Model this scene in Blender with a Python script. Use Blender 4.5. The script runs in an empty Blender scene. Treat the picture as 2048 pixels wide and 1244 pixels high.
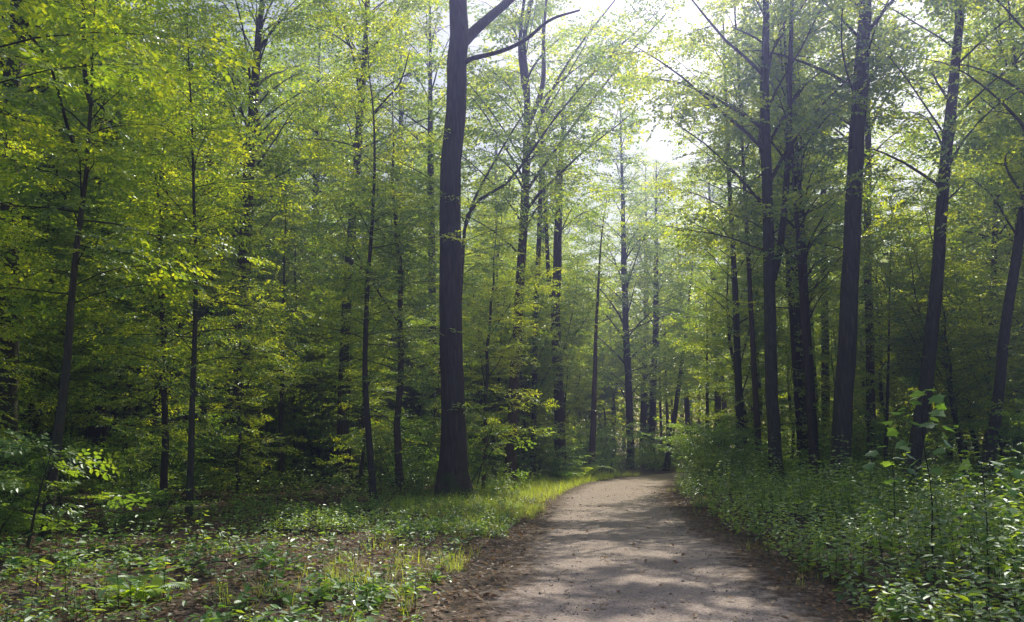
import bpy, math
import numpy as np
from mathutils import Vector, Matrix

PI = math.pi
R = math.radians
rg = np.random.default_rng(7)

# ------------------------------------------------------------------ scene
sc = bpy.context.scene
sc.render.engine = 'CYCLES'
cy = sc.cycles
cy.max_bounces = 8
cy.diffuse_bounces = 2
cy.glossy_bounces = 2
cy.transmission_bounces = 5
cy.volume_bounces = 0
cy.transparent_max_bounces = 4
cy.caustics_reflective = False
cy.caustics_refractive = False
cy.use_denoising = True
try:
    cy.denoiser = 'OPENIMAGEDENOISE'
    cy.denoising_input_passes = 'RGB_ALBEDO_NORMAL'
    cy.denoising_prefilter = 'NONE'
except Exception:
    pass
cy.sample_clamp_indirect = 6
sc.view_settings.view_transform = 'Standard'
sc.view_settings.look = 'None'
sc.view_settings.exposure = 0
sc.view_settings.gamma = 1
COL = sc.collection

# ------------------------------------------------------------------ camera
FPX = 1577.0
PITCH = R(9.6)
CAM = np.array([0.0, 0.0, 1.6])
cd = bpy.data.cameras.new('camera')
cd.sensor_width = 36
cd.lens = 36 * FPX / 2048
cd.clip_start = 0.05
cd.clip_end = 2000
cam = bpy.data.objects.new('camera', cd)
COL.objects.link(cam)
cam.location = CAM
cam.rotation_euler = (R(90) + PITCH, 0, 0)
sc.camera = cam
RIGHT = np.array([1.0, 0, 0]); FWD = np.array([0, math.cos(PITCH), math.sin(PITCH)])
UP = np.array([0, -math.sin(PITCH), math.cos(PITCH)])


def at(u, v, D):
    d = RIGHT * ((u - 1024) / FPX) + UP * ((622 - v) / FPX) + FWD
    return CAM + d * (D / d[1])


def ground_at(u, v):
    d = RIGHT * ((u - 1024) / FPX) + UP * ((622 - v) / FPX) + FWD
    return CAM + d * (-CAM[2] / d[2])


def proj(p):
    q = np.asarray(p) - CAM
    z = q @ FWD
    return 1024 + FPX * (q @ RIGHT) / z, 622 - FPX * (q @ UP) / z


# ------------------------------------------------------------------ light
SUN_AZ, SUN_EL = R(21), R(50)
world = bpy.data.worlds.new('World'); sc.world = world
world.use_nodes = True
nt = world.node_tree; nt.nodes.clear()
sky = nt.nodes.new('ShaderNodeTexSky'); sky.sky_type = 'NISHITA'
sky.sun_disc = False; sky.sun_elevation = SUN_EL; sky.sun_rotation = SUN_AZ
sky.air_density = 1.0; sky.dust_density = 2.5; sky.ozone_density = 1.0
bg = nt.nodes.new('ShaderNodeBackground'); bg.inputs['Strength'].default_value = 0.13
wo = nt.nodes.new('ShaderNodeOutputWorld')
nt.links.new(sky.outputs[0], bg.inputs[0]); nt.links.new(bg.outputs[0], wo.inputs[0])
sl = bpy.data.lights.new('sun', 'SUN'); sl.energy = 5.0; sl.angle = R(0.35); sl.color = (1.0, 0.955, 0.89)
so = bpy.data.objects.new('sun', sl); COL.objects.link(so)
SDIR = Vector((math.sin(SUN_AZ) * math.cos(SUN_EL), math.cos(SUN_AZ) * math.cos(SUN_EL), math.sin(SUN_EL)))
so.rotation_euler = SDIR.to_track_quat('Z', 'Y').to_euler()
so.location = (20, 40, 60)


# ------------------------------------------------------------------ materials
class NT:
    def __init__(s, name):
        s.m = bpy.data.materials.new(name); s.m.use_nodes = True
        s.t = s.m.node_tree; s.t.nodes.clear()
        s.out = s.n('ShaderNodeOutputMaterial')

    def n(s, typ, **kw):
        nd = s.t.nodes.new(typ)
        for k, v in kw.items():
            if k in nd.inputs.keys() if isinstance(k, str) else False:
                nd.inputs[k].default_value = v
            else:
                setattr(nd, k, v)
        return nd

    def l(s, a, b): s.t.links.new(a, b)

    def ramp(s, fac, stops):
        r = s.n('ShaderNodeValToRGB')
        e = r.color_ramp.elements
        while len(e) < len(stops): e.new(0.5)
        for el, (p, c) in zip(e, stops):
            el.position = p; el.color = (*c, 1)
        s.l(fac, r.inputs[0]); return r.outputs[0]

    def noise(s, vec, scale, detail=4, rough=0.55):
        n = s.n('ShaderNodeTexNoise'); n.inputs['Scale'].default_value = scale
        n.inputs['Detail'].default_value = detail; n.inputs['Roughness'].default_value = rough
        if vec is not None: s.l(vec, n.inputs['Vector'])
        return n.outputs['Fac']

    def mix(s, fac, a, b, typ='MIX'):
        m = s.n('ShaderNodeMix', data_type='RGBA', blend_type=typ)
        if isinstance(fac, (int, float)): m.inputs[0].default_value = fac
        else: s.l(fac, m.inputs[0])
        for x, i in ((a, 6), (b, 7)):
            if isinstance(x, tuple): m.inputs[i].default_value = (*x, 1)
            else: s.l(x, m.inputs[i])
        return m.outputs[2]

    def math(s, op, a, b=None):
        m = s.n('ShaderNodeMath', operation=op)
        for i, x in enumerate((a, b)):
            if x is None: continue
            if isinstance(x, (int, float)): m.inputs[i].default_value = x
            else: s.l(x, m.inputs[i])
        return m.outputs[0]


def leaf_mat(name, refl, trans, gloss=0.95, rough=0.40):
    """refl / trans: lists of three colours picked by a per-leaf value"""
    n = NT(name)
    a = n.n('ShaderNodeAttribute', attribute_name='rnd')
    oi = n.n('ShaderNodeObjectInfo')
    f = n.math('ADD', n.math('MULTIPLY', a.outputs['Fac'], 0.75), n.math('MULTIPLY', oi.outputs['Random'], 0.25))
    cr = n.ramp(f, [(0.1, refl[0]), (0.5, refl[1]), (0.9, refl[2])])
    ct = n.ramp(f, [(0.12, trans[0]), (0.48, trans[1]), (0.8, trans[2])])
    d = n.n('ShaderNodeBsdfDiffuse'); n.l(cr, d.inputs['Color'])
    t = n.n('ShaderNodeBsdfTranslucent'); n.l(ct, t.inputs['Color'])
    ad = n.n('ShaderNodeAddShader')      # thin blade: part reflected, part let through
    n.l(d.outputs[0], ad.inputs[0]); n.l(t.outputs[0], ad.inputs[1])
    g = n.n('ShaderNodeBsdfGlossy'); g.inputs['Roughness'].default_value = rough
    g.inputs['Color'].default_value = (0.9, 0.95, 1.0, 1)
    lw = n.n('ShaderNodeFresnel'); lw.inputs['IOR'].default_value = 1.42
    fac = n.math('MINIMUM', n.math('MULTIPLY', lw.outputs[0], gloss), 0.32)
    mx = n.n('ShaderNodeMixShader'); n.l(fac, mx.inputs[0])
    n.l(ad.outputs[0], mx.inputs[1]); n.l(g.outputs[0], mx.inputs[2])
    n.l(mx.outputs[0], n.out.inputs['Surface'])
    return n.m


M = {}
M['beech'] = leaf_mat('beech_leaf', [(0.028, 0.066, 0.042), (0.042, 0.088, 0.045), (0.065, 0.12, 0.04)],
                      [(0.08, 0.18, 0.018), (0.36, 0.49, 0.010), (0.86, 0.86, 0.006)])
M['canopy'] = leaf_mat('canopy_leaf', [(0.028, 0.062, 0.042), (0.04, 0.082, 0.044), (0.06, 0.11, 0.04)],
                       [(0.10, 0.21, 0.016), (0.35, 0.48, 0.012), (0.84, 0.84, 0.008)])
M['dark_leaf'] = leaf_mat('shrub_leaf', [(0.03, 0.065, 0.02), (0.045, 0.09, 0.025), (0.07, 0.12, 0.03)],
                          [(0.10, 0.20, 0.012), (0.20, 0.34, 0.015), (0.40, 0.50, 0.02)])
M['herb'] = leaf_mat('herb_leaf', [(0.035, 0.085, 0.038), (0.055, 0.115, 0.045), (0.09, 0.16, 0.055)],
                     [(0.10, 0.21, 0.02), (0.28, 0.43, 0.016), (0.60, 0.70, 0.016)])
M['grass'] = leaf_mat('grass_blade', [(0.06, 0.12, 0.02), (0.09, 0.17, 0.025), (0.15, 0.21, 0.04)],
                      [(0.36, 0.52, 0.015), (0.60, 0.72, 0.015), (0.78, 0.82, 0.03)], rough=0.45)
M['maple'] = leaf_mat('maple_leaf', [(0.045, 0.10, 0.03), (0.06, 0.12, 0.035), (0.08, 0.15, 0.04)],
                      [(0.10, 0.22, 0.02), (0.18, 0.32, 0.02), (0.32, 0.48, 0.03)], gloss=0.5, rough=0.5)
M['dry'] = leaf_mat('dry_leaf', [(0.06, 0.034, 0.02), (0.14, 0.08, 0.05), (0.26, 0.165, 0.11)],
                    [(0.10, 0.05, 0.02), (0.16, 0.09, 0.04), (0.22, 0.14, 0.06)], gloss=0.35, rough=0.5)


def bark_mat(name, dark, light, sx=16.0, sz=1.8, moss=0.0):
    n = NT(name)
    tc = n.n('ShaderNodeTexCoord'); mp = n.n('ShaderNodeMapping')
    mp.inputs['Scale'].default_value = (sx, sx, sz); n.l(tc.outputs['Object'], mp.inputs['Vector'])
    a = n.noise(mp.outputs[0], 1.6, 6, 0.65)
    b = n.noise(tc.outputs['Object'], 1.6, 5, 0.7)
    v = n.n('ShaderNodeTexVoronoi', feature='DISTANCE_TO_EDGE'); v.inputs['Scale'].default_value = 1.3
    n.l(mp.outputs[0], v.inputs['Vector'])
    h = n.math('ADD', n.math('MULTIPLY', a, 0.6), n.math('MULTIPLY', v.outputs['Distance'], 0.9))
    col = n.ramp(h, [(0.2, dark), (0.75, light)])
    col = n.mix(n.ramp(b, [(0.35, (0, 0, 0)), (0.7, (0.7, 0.7, 0.7))]), col, (0.085, 0.088, 0.075))
    oi = n.n('ShaderNodeObjectInfo')
    tone = n.ramp(oi.outputs['Random'], [(0.0, (0.62, 0.60, 0.60)), (0.35, (1.0, 0.95, 0.88)), (0.7, (0.85, 0.92, 0.78)), (1.0, (1.35, 1.2, 1.05))])
    col = n.mix(1.0, col, tone, 'MULTIPLY')
    if moss:
        g = n.noise(tc.outputs['Object'], 3.0, 5)
        sx_ = n.n('ShaderNodeSeparateXYZ'); n.l(tc.outputs['Object'], sx_.inputs[0])
        low = n.math('SUBTRACT', 1.0, n.math('MULTIPLY', sx_.outputs[2], 0.33))
        mk = n.math('MULTIPLY', n.math('GREATER_THAN', n.math('MULTIPLY', g, low), 0.42), moss)
        col = n.mix(mk, col, (0.06, 0.075, 0.02))
    bs = n.n('ShaderNodeBsdfPrincipled'); n.l(col, bs.inputs['Base Color'])
    bs.inputs['Roughness'].default_value = 0.85
    bs.inputs['Specular IOR Level'].default_value = 0.25
    bp = n.n('ShaderNodeBump'); bp.inputs['Strength'].default_value = 0.9; bp.inputs['Distance'].default_value = 0.03
    n.l(h, bp.inputs['Height']); n.l(bp.outputs[0], bs.inputs['Normal'])
    n.l(bs.outputs[0], n.out.inputs['Surface'])
    return n.m


M['oak_bark'] = bark_mat('oak_bark', (0.028, 0.022, 0.02), (0.14, 0.115, 0.10), 8, 1.0, 0.9)
M['bark'] = bark_mat('grey_bark', (0.032, 0.027, 0.025), (0.125, 0.11, 0.098), 9, 1.8, 0.6)
M['red_bark'] = bark_mat('reddish_bark', (0.07, 0.042, 0.032), (0.19, 0.12, 0.09), 12, 3.0)
M['twig'] = bark_mat('twig_bark', (0.035, 0.03, 0.024), (0.09, 0.075, 0.06), 30, 8)

# ground and road
def ground_mat():
    n = NT('forest_floor')
    g = n.n('ShaderNodeNewGeometry')
    a = n.noise(g.outputs['Position'], 0.5, 4)
    b = n.noise(g.outputs['Position'], 9, 6, 0.7)
    v = n.n('ShaderNodeTexVoronoi'); v.inputs['Scale'].default_value = 16; n.l(g.outputs['Position'], v.inputs['Vector'])
    litter = n.ramp(v.outputs['Color'], [(0.2, (0.03, 0.02, 0.014)), (0.5, (0.09, 0.056, 0.038)), (0.9, (0.20, 0.13, 0.095))])
    soil = n.ramp(b, [(0.3, (0.02, 0.016, 0.012)), (0.7, (0.07, 0.052, 0.038))])
    c = n.mix(n.ramp(a, [(0.35, (0.2, 0.2, 0.2)), (0.65, (0.85, 0.85, 0.85))]), soil, litter)
    bs = n.n('ShaderNodeBsdfPrincipled'); n.l(c, bs.inputs['Base Color']); bs.inputs['Roughness'].default_value = 0.9
    bp = n.n('ShaderNodeBump'); bp.inputs['Strength'].default_value = 0.8; bp.inputs['Distance'].default_value = 0.04
    n.l(n.math('ADD', b, v.outputs['Distance']), bp.inputs['Height']); n.l(bp.outputs[0], bs.inputs['Normal'])
    n.l(bs.outputs[0], n.out.inputs['Surface']); return n.m


def road_mat():
    n = NT('gravel_road')
    g = n.n('ShaderNodeNewGeometry')
    e = n.n('ShaderNodeAttribute', attribute_name='edge')
    lat = n.n('ShaderNodeAttribute', attribute_name='lat')
    fine = n.noise(g.outputs['Position'], 60, 5, 0.75)
    mid = n.noise(g.outputs['Position'], 6, 5, 0.6)
    big = n.noise(g.outputs['Position'], 0.8, 3)
    v = n.n('ShaderNodeTexVoronoi'); v.inputs['Scale'].default_value = 55; n.l(g.outputs['Position'], v.inputs['Vector'])
    st = n.ramp(v.outputs['Color'], [(0.1, (0.12, 0.095, 0.088)), (0.55, (0.36, 0.285, 0.26)), (0.95, (0.72, 0.61, 0.56))])
    dust = n.ramp(fine, [(0.32, (0.145, 0.114, 0.105)), (0.68, (0.54, 0.43, 0.39))])
    c = n.mix(n.ramp(mid, [(0.3, (0.25, 0.25, 0.25)), (0.7, (0.75, 0.75, 0.75))]), st, dust)
    c = n.mix(n.ramp(big, [(0.3, (0, 0, 0)), (0.75, (0.45, 0.45, 0.45))]), c, (0.22, 0.172, 0.162))
    ef = n.math('ADD', e.outputs['Fac'], n.math('MULTIPLY', n.math('SUBTRACT', mid, 0.5), 0.9))
    ef = n.math('ADD', ef, n.math('MULTIPLY', n.math('SUBTRACT', fine, 0.5), 0.5))
    v2 = n.n('ShaderNodeTexVoronoi'); v2.inputs['Scale'].default_value = 20; n.l(g.outputs['Position'], v2.inputs['Vector'])
    lit = n.ramp(v2.outputs['Color'], [(0.2, (0.045, 0.03, 0.024)), (0.6, (0.10, 0.068, 0.05)), (0.95, (0.20, 0.14, 0.105))])
    c = n.mix(n.ramp(ef, [(0.55, (0, 0, 0)), (0.8, (1, 1, 1))]), c, lit)
    bs = n.n('ShaderNodeBsdfPrincipled'); n.l(c, bs.inputs['Base Color']); bs.inputs['Roughness'].default_value = 0.9
    bs.inputs['Specular IOR Level'].default_value = 0.3
    bp = n.n('ShaderNodeBump'); bp.inputs['Strength'].default_value = 0.7; bp.inputs['Distance'].default_value = 0.02
    h = n.math('ADD', n.math('MULTIPLY', fine, 0.5), n.math('ADD', n.math('MULTIPLY', v.outputs['Distance'], 0.6), n.math('MULTIPLY', mid, 0.8)))
    n.l(h, bp.inputs['Height']); n.l(bp.outputs[0], bs.inputs['Normal'])
    n.l(bs.outputs[0], n.out.inputs['Surface']); return n.m


M['ground'] = ground_mat()
M['road'] = road_mat()


def stone_mat():
    n = NT('stone'); a = n.n('ShaderNodeAttribute', attribute_name='rnd')
    bs = n.n('ShaderNodeBsdfPrincipled'); n.l(n.ramp(a.outputs['Fac'], [(0, (0.06, 0.05, 0.045)), (0.5, (0.2, 0.165, 0.145)), (1, (0.45, 0.40, 0.36))]), bs.inputs['Base Color'])
    bs.inputs['Roughness'].default_value = 0.85; n.l(bs.outputs[0], n.out.inputs['Surface']); return n.m


M['stone'] = stone_mat()


def haze_mat():
    n = NT('veil_haze')
    v = n.n('ShaderNodeVolumeScatter')
    v.inputs['Color'].default_value = (0.42, 0.46, 1.0, 1)  # bluish scatter standing in for lens veil towards the sun
    v.inputs['Density'].default_value = 0.0054
    v.inputs['Anisotropy'].default_value = 0.80
    n.l(v.outputs[0], n.out.inputs['Volume']); return n.m


M['haze'] = haze_mat()


# ------------------------------------------------------------------ mesh assembly
class Buf:
    def __init__(s): s.V = []; s.F = []; s.nv = 0

    def add(s, V, F, mat=0, rnd=None, smooth=False, **attr):
        V = np.asarray(V, np.float32).reshape(-1, 3); F = np.asarray(F, np.int64)
        if len(V) == 0: return
        if rnd is None: rnd = np.full(len(V), 0.5, np.float32)
        s.V.append((V, np.asarray(rnd, np.float32))); s.F.append((F + s.nv, mat, smooth)); s.nv += len(V)

    def mesh(s, name, mats):
        V = np.concatenate([v for v, _ in s.V]); rnd = np.concatenate([r for _, r in s.V])
        loops = np.concatenate([f.ravel() for f, _, _ in s.F])
        tot = np.concatenate([np.full(len(f), f.shape[1], np.int64) for f, _, _ in s.F])
        mi = np.concatenate([np.full(len(f), m, np.int64) for f, m, _ in s.F])
        sm = np.concatenate([np.full(len(f), b, bool) for f, _, b in s.F])
        me = bpy.data.meshes.new(name)
        me.vertices.add(len(V)); me.vertices.foreach_set('co', V.ravel())
        me.loops.add(len(loops)); me.loops.foreach_set('vertex_index', loops.astype(np.int32))
        me.polygons.add(len(tot))
        st = np.concatenate([[0], np.cumsum(tot)[:-1]])
        me.polygons.foreach_set('loop_start', st.astype(np.int32))
        me.polygons.foreach_set('loop_total', tot.astype(np.int32))
        me.polygons.foreach_set('material_index', mi.astype(np.int32))
        me.polygons.foreach_set('use_smooth', sm)
        at_ = me.attributes.new('rnd', 'FLOAT', 'POINT'); at_.data.foreach_set('value', rnd)
        for m in mats: me.materials.append(m)
        me.update(calc_edges=True); me.validate()
        return me


def nrm(a): return a / np.maximum(np.linalg.norm(a, axis=-1, keepdims=True), 1e-9)


LOBES = np.array([(0, 0), (0.10, 0.20), (0.0, 0.42), (0.25, 0.38), (0.42, 0.62), (0.58, 0.30), (0.72, 0.24), (1.0, 0.0)])
MAPLE = np.concatenate([LOBES, LOBES[1:-1][::-1] * [1, -1]])


def leaves(buf, P, D, N, S, rng, kind='diamond', width=0.6, mat=0, rnd=None, fold=0.18, curl=0.15):
    """P base, D direction, N face normal, S length, one row per leaf"""
    n = len(P)
    if n == 0: return
    X = nrm(D); Z = nrm(N - X * np.sum(N * X, 1, keepdims=True)); Y = np.cross(Z, X)
    if rnd is None: rnd = rng.random(n)
    S = np.asarray(S).reshape(-1, 1, 1)
    if kind == 'diamond':
        T = np.array([(0, 0, 0), (0.48, width / 2, fold * width), (1, 0, -curl), (0.48, -width / 2, fold * width)])
        F = np.array([(0, 2, 1), (0, 3, 2)])
    elif kind == 'oval':
        w = width / 2
        T = np.array([(0, 0, 0), (0.25, w * 0.85, fold * w), (0.65, w * 0.9, fold * w - curl * 0.4), (1, 0, -curl),
                      (0.65, -w * 0.9, fold * w - curl * 0.4), (0.25, -w * 0.85, fold * w)])
        F = np.array([(0, 3, 2, 1), (0, 5, 4, 3)])
    elif kind == 'maple':
        T = np.column_stack([MAPLE[:, 0], MAPLE[:, 1], -curl * (MAPLE[:, 0] ** 2) - 0.25 * np.abs(MAPLE[:, 1]) * 0.6])
        F = np.arange(len(MAPLE))[None, ::-1]
    elif kind == 'blade':
        w = width / 2
        T = np.array([(0, w, 0), (0, -w, 0), (0.55, -w * 0.8, -curl * 0.3), (0.55, w * 0.8, -curl * 0.3), (1, 0, -curl)])
        V = P[:, None] + S * (T[None, :, 0:1] * X[:, None] + T[None, :, 1:2] * Y[:, None] + T[None, :, 2:3] * Z[:, None])
        k = np.arange(n)[:, None] * 5
        r = np.repeat(rnd, 5)
        # quad then tip triangle share vertices
        off = buf.nv
        buf.add(V.reshape(-1, 3), k + np.array([[0, 1, 2, 3]]), mat, r)
        buf.F.append((k + np.array([[3, 2, 4]]) + off, mat, False))
        return
    V = P[:, None] + S * (T[None, :, 0:1] * X[:, None] + T[None, :, 1:2] * Y[:, None] + T[None, :, 2:3] * Z[:, None])
    k = (np.arange(n) * len(T))[:, None, None]
    buf.add(V.reshape(-1, 3), (k + F[None]).reshape(-1, F.shape[1]), mat, np.repeat(rnd, len(T)))


def tube(buf, pts, rad, sides=6, mat=0, rng=None, rough=0.0, flare=None, cap=False):
    pts = np.asarray(pts, float); m = len(pts)
    rad = np.broadcast_to(np.asarray(rad, float), (m,))
    t = nrm(np.gradient(pts, axis=0))
    ref = np.array([1.0, 0, 0]) if abs(t[0][0]) < 0.8 else np.array([0, 1.0, 0])
    u = nrm(ref - t * (t @ ref)[:, None]); w = np.cross(t, u)
    a = np.arange(sides) * 2 * PI / sides
    rr = rad[:, None] * np.ones((m, sides))
    if rough and rng is not None:
        prof = rng.normal(0, rough, (1, sides)) * 0.7 + rng.normal(0, rough, (m, sides)) * 0.5
        rr = rr * (1 + prof)
    if flare is not None:
        rr = rr * flare
    V = pts[:, None] + rr[..., None] * (np.cos(a)[None, :, None] * u[:, None] + np.sin(a)[None, :, None] * w[:, None])
    i, j = np.meshgrid(np.arange(m - 1), np.arange(sides), indexing='ij')
    j2 = (j + 1) % sides
    F = np.stack([i * sides + j, i * sides + j2, (i + 1) * sides + j2, (i + 1) * sides + j], -1).reshape(-1, 4)
    buf.add(V.reshape(-1, 3), F, mat, smooth=True)


def spline(pts, n):
    """Catmull-Rom through pts"""
    p = np.asarray(pts, float)
    p = np.vstack([2 * p[0] - p[1], p, 2 * p[-1] - p[-2]])
    k = len(p) - 3
    t = np.linspace(0, k - 1e-6, n); i = t.astype(int); f = (t - i)[:, None]
    a, b, c, d = p[i], p[i + 1], p[i + 2], p[i + 3]
    return 0.5 * (2 * b + (c - a) * f + (2 * a - 5 * b + 4 * c - d) * f ** 2 + (3 * b - a - 3 * c + d) * f ** 3)


# ------------------------------------------------------------------ sprays (flat beech-like twigs, local +X)
def make_spray(rng, L=0.9, leaf=0.085, step=0.10, gap=0.055, jitter=0.3, flat=1.0):
    P, D, N, S, W = [], [], [], [], []

    def run(o, d, l, first):
        k = max(2, int(l / gap))
        side = 1
        for i in range(k):
            s = (first + (1 - first) * (i + 1) / k) * l
            p = o + d * s + np.array([0, 0, -0.10 * s * s])
            side = -side
            ang = side * R(rng.uniform(28, 58)) if i < k - 1 else R(rng.uniform(-12, 12))
            c, sn = math.cos(ang), math.sin(ang)
            ld = np.array([d[0] * c - d[1] * sn, d[0] * sn + d[1] * c, rng.normal(-0.08, 0.16)])
            P.append(p); D.append(ld); N.append(np.array([rng.normal(0, jitter), rng.normal(0, jitter), 1.0]))
            S.append(leaf * rng.uniform(0.5, 1.25))
    ax = np.array([1.0, 0, 0])
    run(np.zeros(3), ax, L, 0.25); W.append((np.zeros(3), np.array([L, 0, -0.1 * L * L])))
    s, side = 0.12 * L, 1
    while s < L * 0.92:
        side = -side
        l = (0.52 * (1 - s / L) ** 0.7 + 0.10) * L * rng.uniform(0.7, 1.15)
        a = side * R(rng.uniform(40, 62))
        d = nrm(np.array([math.cos(a), math.sin(a), rng.normal(0, 0.10)]))
        o = ax * s + np.array([0, 0, -0.1 * s * s])
        run(o, d, l, 0.15); W.append((o, o + d * l + np.array([0, 0, -0.1 * l * l])))
        s += step * rng.uniform(0.8, 1.3)
    return [np.array(x) for x in (P, D, N, S)] + [W]


# gaps in the crowns through which the sun reaches the road and the forest floor
GAPS = []
_g = np.random.default_rng(77)
for (gx_, gy_, gz_, gr_) in [(1.0, 7.6, 0, .4), (2.3, 8.3, 0, .35), (0.5, 9.0, 0, .45), (1.7, 9.6, 0, .35), (2.9, 10.2, 0, .4), (0.9, 11.0, 0, .45), (2.2, 11.8, 0, .3), (1.4, 13.0, 0, .45),
                             (3.0, 13.6, 0, .35), (0.9, 14.8, 0, .4), (2.3, 15.4, 0, .45), (3.3, 16.6, 0, .4), (1.5, 17.4, 0, .45), (2.6, 19.0, 0, .5), (1.9, 21.0, 0, .5), (3.2, 22.5, 0, .5), (2.8, 25, 0, .7),
                             (-6.8, 13.0, 0, .7), (-5.8, 12.0, 0, .5), (-4.6, 9.0, .2, .5), (-3.2, 8.2, .2, .5), (-2.0, 8.6, .2, .4), (-5.4, 8.4, .2, .45), (-1.2, 11.0, .2, .5), (-2.6, 13.5, .2, .6),
                             (6.4, 9.2, 1, .5), (7.4, 10.6, 1, .6), (8.6, 13, 1, .6), (5.2, 12.5, 1, .5), (5.0, 8.0, .8, .5), (9, 18, 1, .8),
                             (-8, 22, 3, 1.1), (-5, 27, 3, 1.0), (-12.5, 28, 3.5, 1.2), (1.6, 24.5, .3, .9), (2.2, 27, .3, 1.1), (3.0, 30, .3, 1.1), (4.0, 33, .3, 1.0), (-9.5, 25, 4, .9), (-3.5, 30, 4, 1.0)]:
    k_ = 0.72 if gz_ == 0 and gx_ > 0 and gy_ < 20 else 1.0
    for _ in range(3):
        GAPS.append((np.array([gx_, gy_, gz_]) + _g.normal(0, gr_ * 0.6, 3) * [1, 1, 0], k_ * gr_ * _g.uniform(0.6, 1.1)))
SUNV = np.array(SDIR)


def in_gap(p):
    m = np.zeros(len(p), bool)
    for (g, r) in GAPS:
        q = p - g; t = q @ SUNV
        m |= (t > 2.0) & (np.einsum('ij,ij->i', q, q) - t * t < r * r)
    return m


class SprayLib:
    origin = None

    def __init__(s, rng, n=6, **kw): s.T = [make_spray(rng, **kw) for _ in range(n)]; s.inst = []

    def put(s, o, d, up, scale, k): s.inst.append((o, d, up, scale, k))

    def flush(s, buf, rng, kind='diamond', mat=0, twig=None, width=0.6, leafscale=1.0, wood_r=0.004, tone=None):
        by = {}
        for it in s.inst: by.setdefault(it[4] % len(s.T), []).append(it)
        for k, L in by.items():
            P, D, N, S, W = s.T[k]
            o = np.array([i[0] for i in L]); x = nrm(np.array([i[1] for i in L])); u = np.array([i[2] for i in L])
            sc_ = np.array([i[3] for i in L])
            z = nrm(u - x * np.sum(u * x, 1, keepdims=True)); y = np.cross(z, x)
            M3 = np.stack([x, y, z], 1)     # rows are axes
            p = o[:, None] + sc_[:, None, None] * np.einsum('lk,ikj->ilj', P, M3)
            d = np.einsum('lk,ikj->ilj', D, M3); n = np.einsum('lk,ikj->ilj', N, M3)
            S2 = S[None] * (0.4 + 0.6 * sc_[:, None]) * leafscale
            m = p.shape[0] * p.shape[1]
            r = np.clip(np.repeat(rng.random(len(L)), len(P)) * 0.5 + rng.random(m) * 0.5, 0, 1)
            p, d, n, S2 = p.reshape(-1, 3), d.reshape(-1, 3), n.reshape(-1, 3), S2.ravel()
            p_ = p
            if s.origin is not None:
                keep = ~in_gap(p + s.origin); p_, d, n, S2, r = p[keep], d[keep], n[keep], S2[keep], r[keep]
            leaves(buf, p_, d, n, S2, rng, kind, width, mat, r)
            if twig is not None:
                for (a, b) in W[:1]:
                    for i in range(len(L)):
                        A = o[i] + sc_[i] * (a @ M3[i]); B = o[i] + sc_[i] * (b @ M3[i])
                        tube(buf, [A, (A + B) / 2 + [0, 0, 0.02], B], [wood_r, wood_r * 0.7, wood_r * 0.35], 3, twig)
        s.inst = []


def perp_frame(d):
    d = nrm(np.asarray(d, float)); h = nrm(np.array([-d[1], d[0], 0.0]) + 1e-9)
    return d, h


def branch_sprays(lib, pts, rng, first, step, spray_scale, tilt=0.38, spread=(35, 60)):
    """set flat sprays along a branch polyline"""
    pts = np.asarray(pts); seg = np.linalg.norm(np.diff(pts, axis=0), axis=1); cum = np.concatenate([[0], np.cumsum(seg)])
    L = cum[-1]; s = first * L; side = 1
    while s < L:
        i = min(np.searchsorted(cum, s) - 1, len(seg) - 1); i = max(i, 0)
        f = (s - cum[i]) / max(seg[i], 1e-6); p = pts[i] * (1 - f) + pts[i + 1] * f
        d = nrm(pts[i + 1] - pts[i]); side = -side
        az = math.atan2(d[1], d[0]) + side * R(rng.uniform(*spread))
        dd = np.array([math.cos(az), math.sin(az), d[2] * 0.45 + rng.normal(-0.12, 0.22)])
        up = np.array([rng.normal(0, tilt), rng.normal(0, tilt), 1.0])
        lib.put(p, dd, up, spray_scale * rng.uniform(0.65, 1.2) * (1 - 0.3 * s / L), int(rng.integers(99)))
        s += step * rng.uniform(0.75, 1.3)
    d = nrm(pts[-1] - pts[-2])
    lib.put(pts[-1], d, np.array([rng.normal(0, tilt), rng.normal(0, tilt), 1.0]), spray_scale * rng.uniform(0.7, 1.0), int(rng.integers(99)))


def limb(p0, az, elev, L, rng, n=6, flatten=0.6, droop=0.0):
    pts = [np.asarray(p0, float)]
    for i in range(n):
        t = (i + 0.5) / n
        e = elev * (1 - flatten * t) - droop * t * t
        az += rng.normal(0, 0.17)
        pts.append(pts[-1] + (L / n) * np.array([math.cos(az) * math.cos(e), math.sin(az) * math.cos(e), math.sin(e) + rng.normal(0, 0.05)]))
    return np.array(pts)


def axis_at(axis, z):
    """point on a trunk polyline (sorted by z) at height z"""
    zz = axis[:, 2]
    return np.array([np.interp(z, zz, axis[:, 0]), np.interp(z, zz, axis[:, 1]), z])


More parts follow.
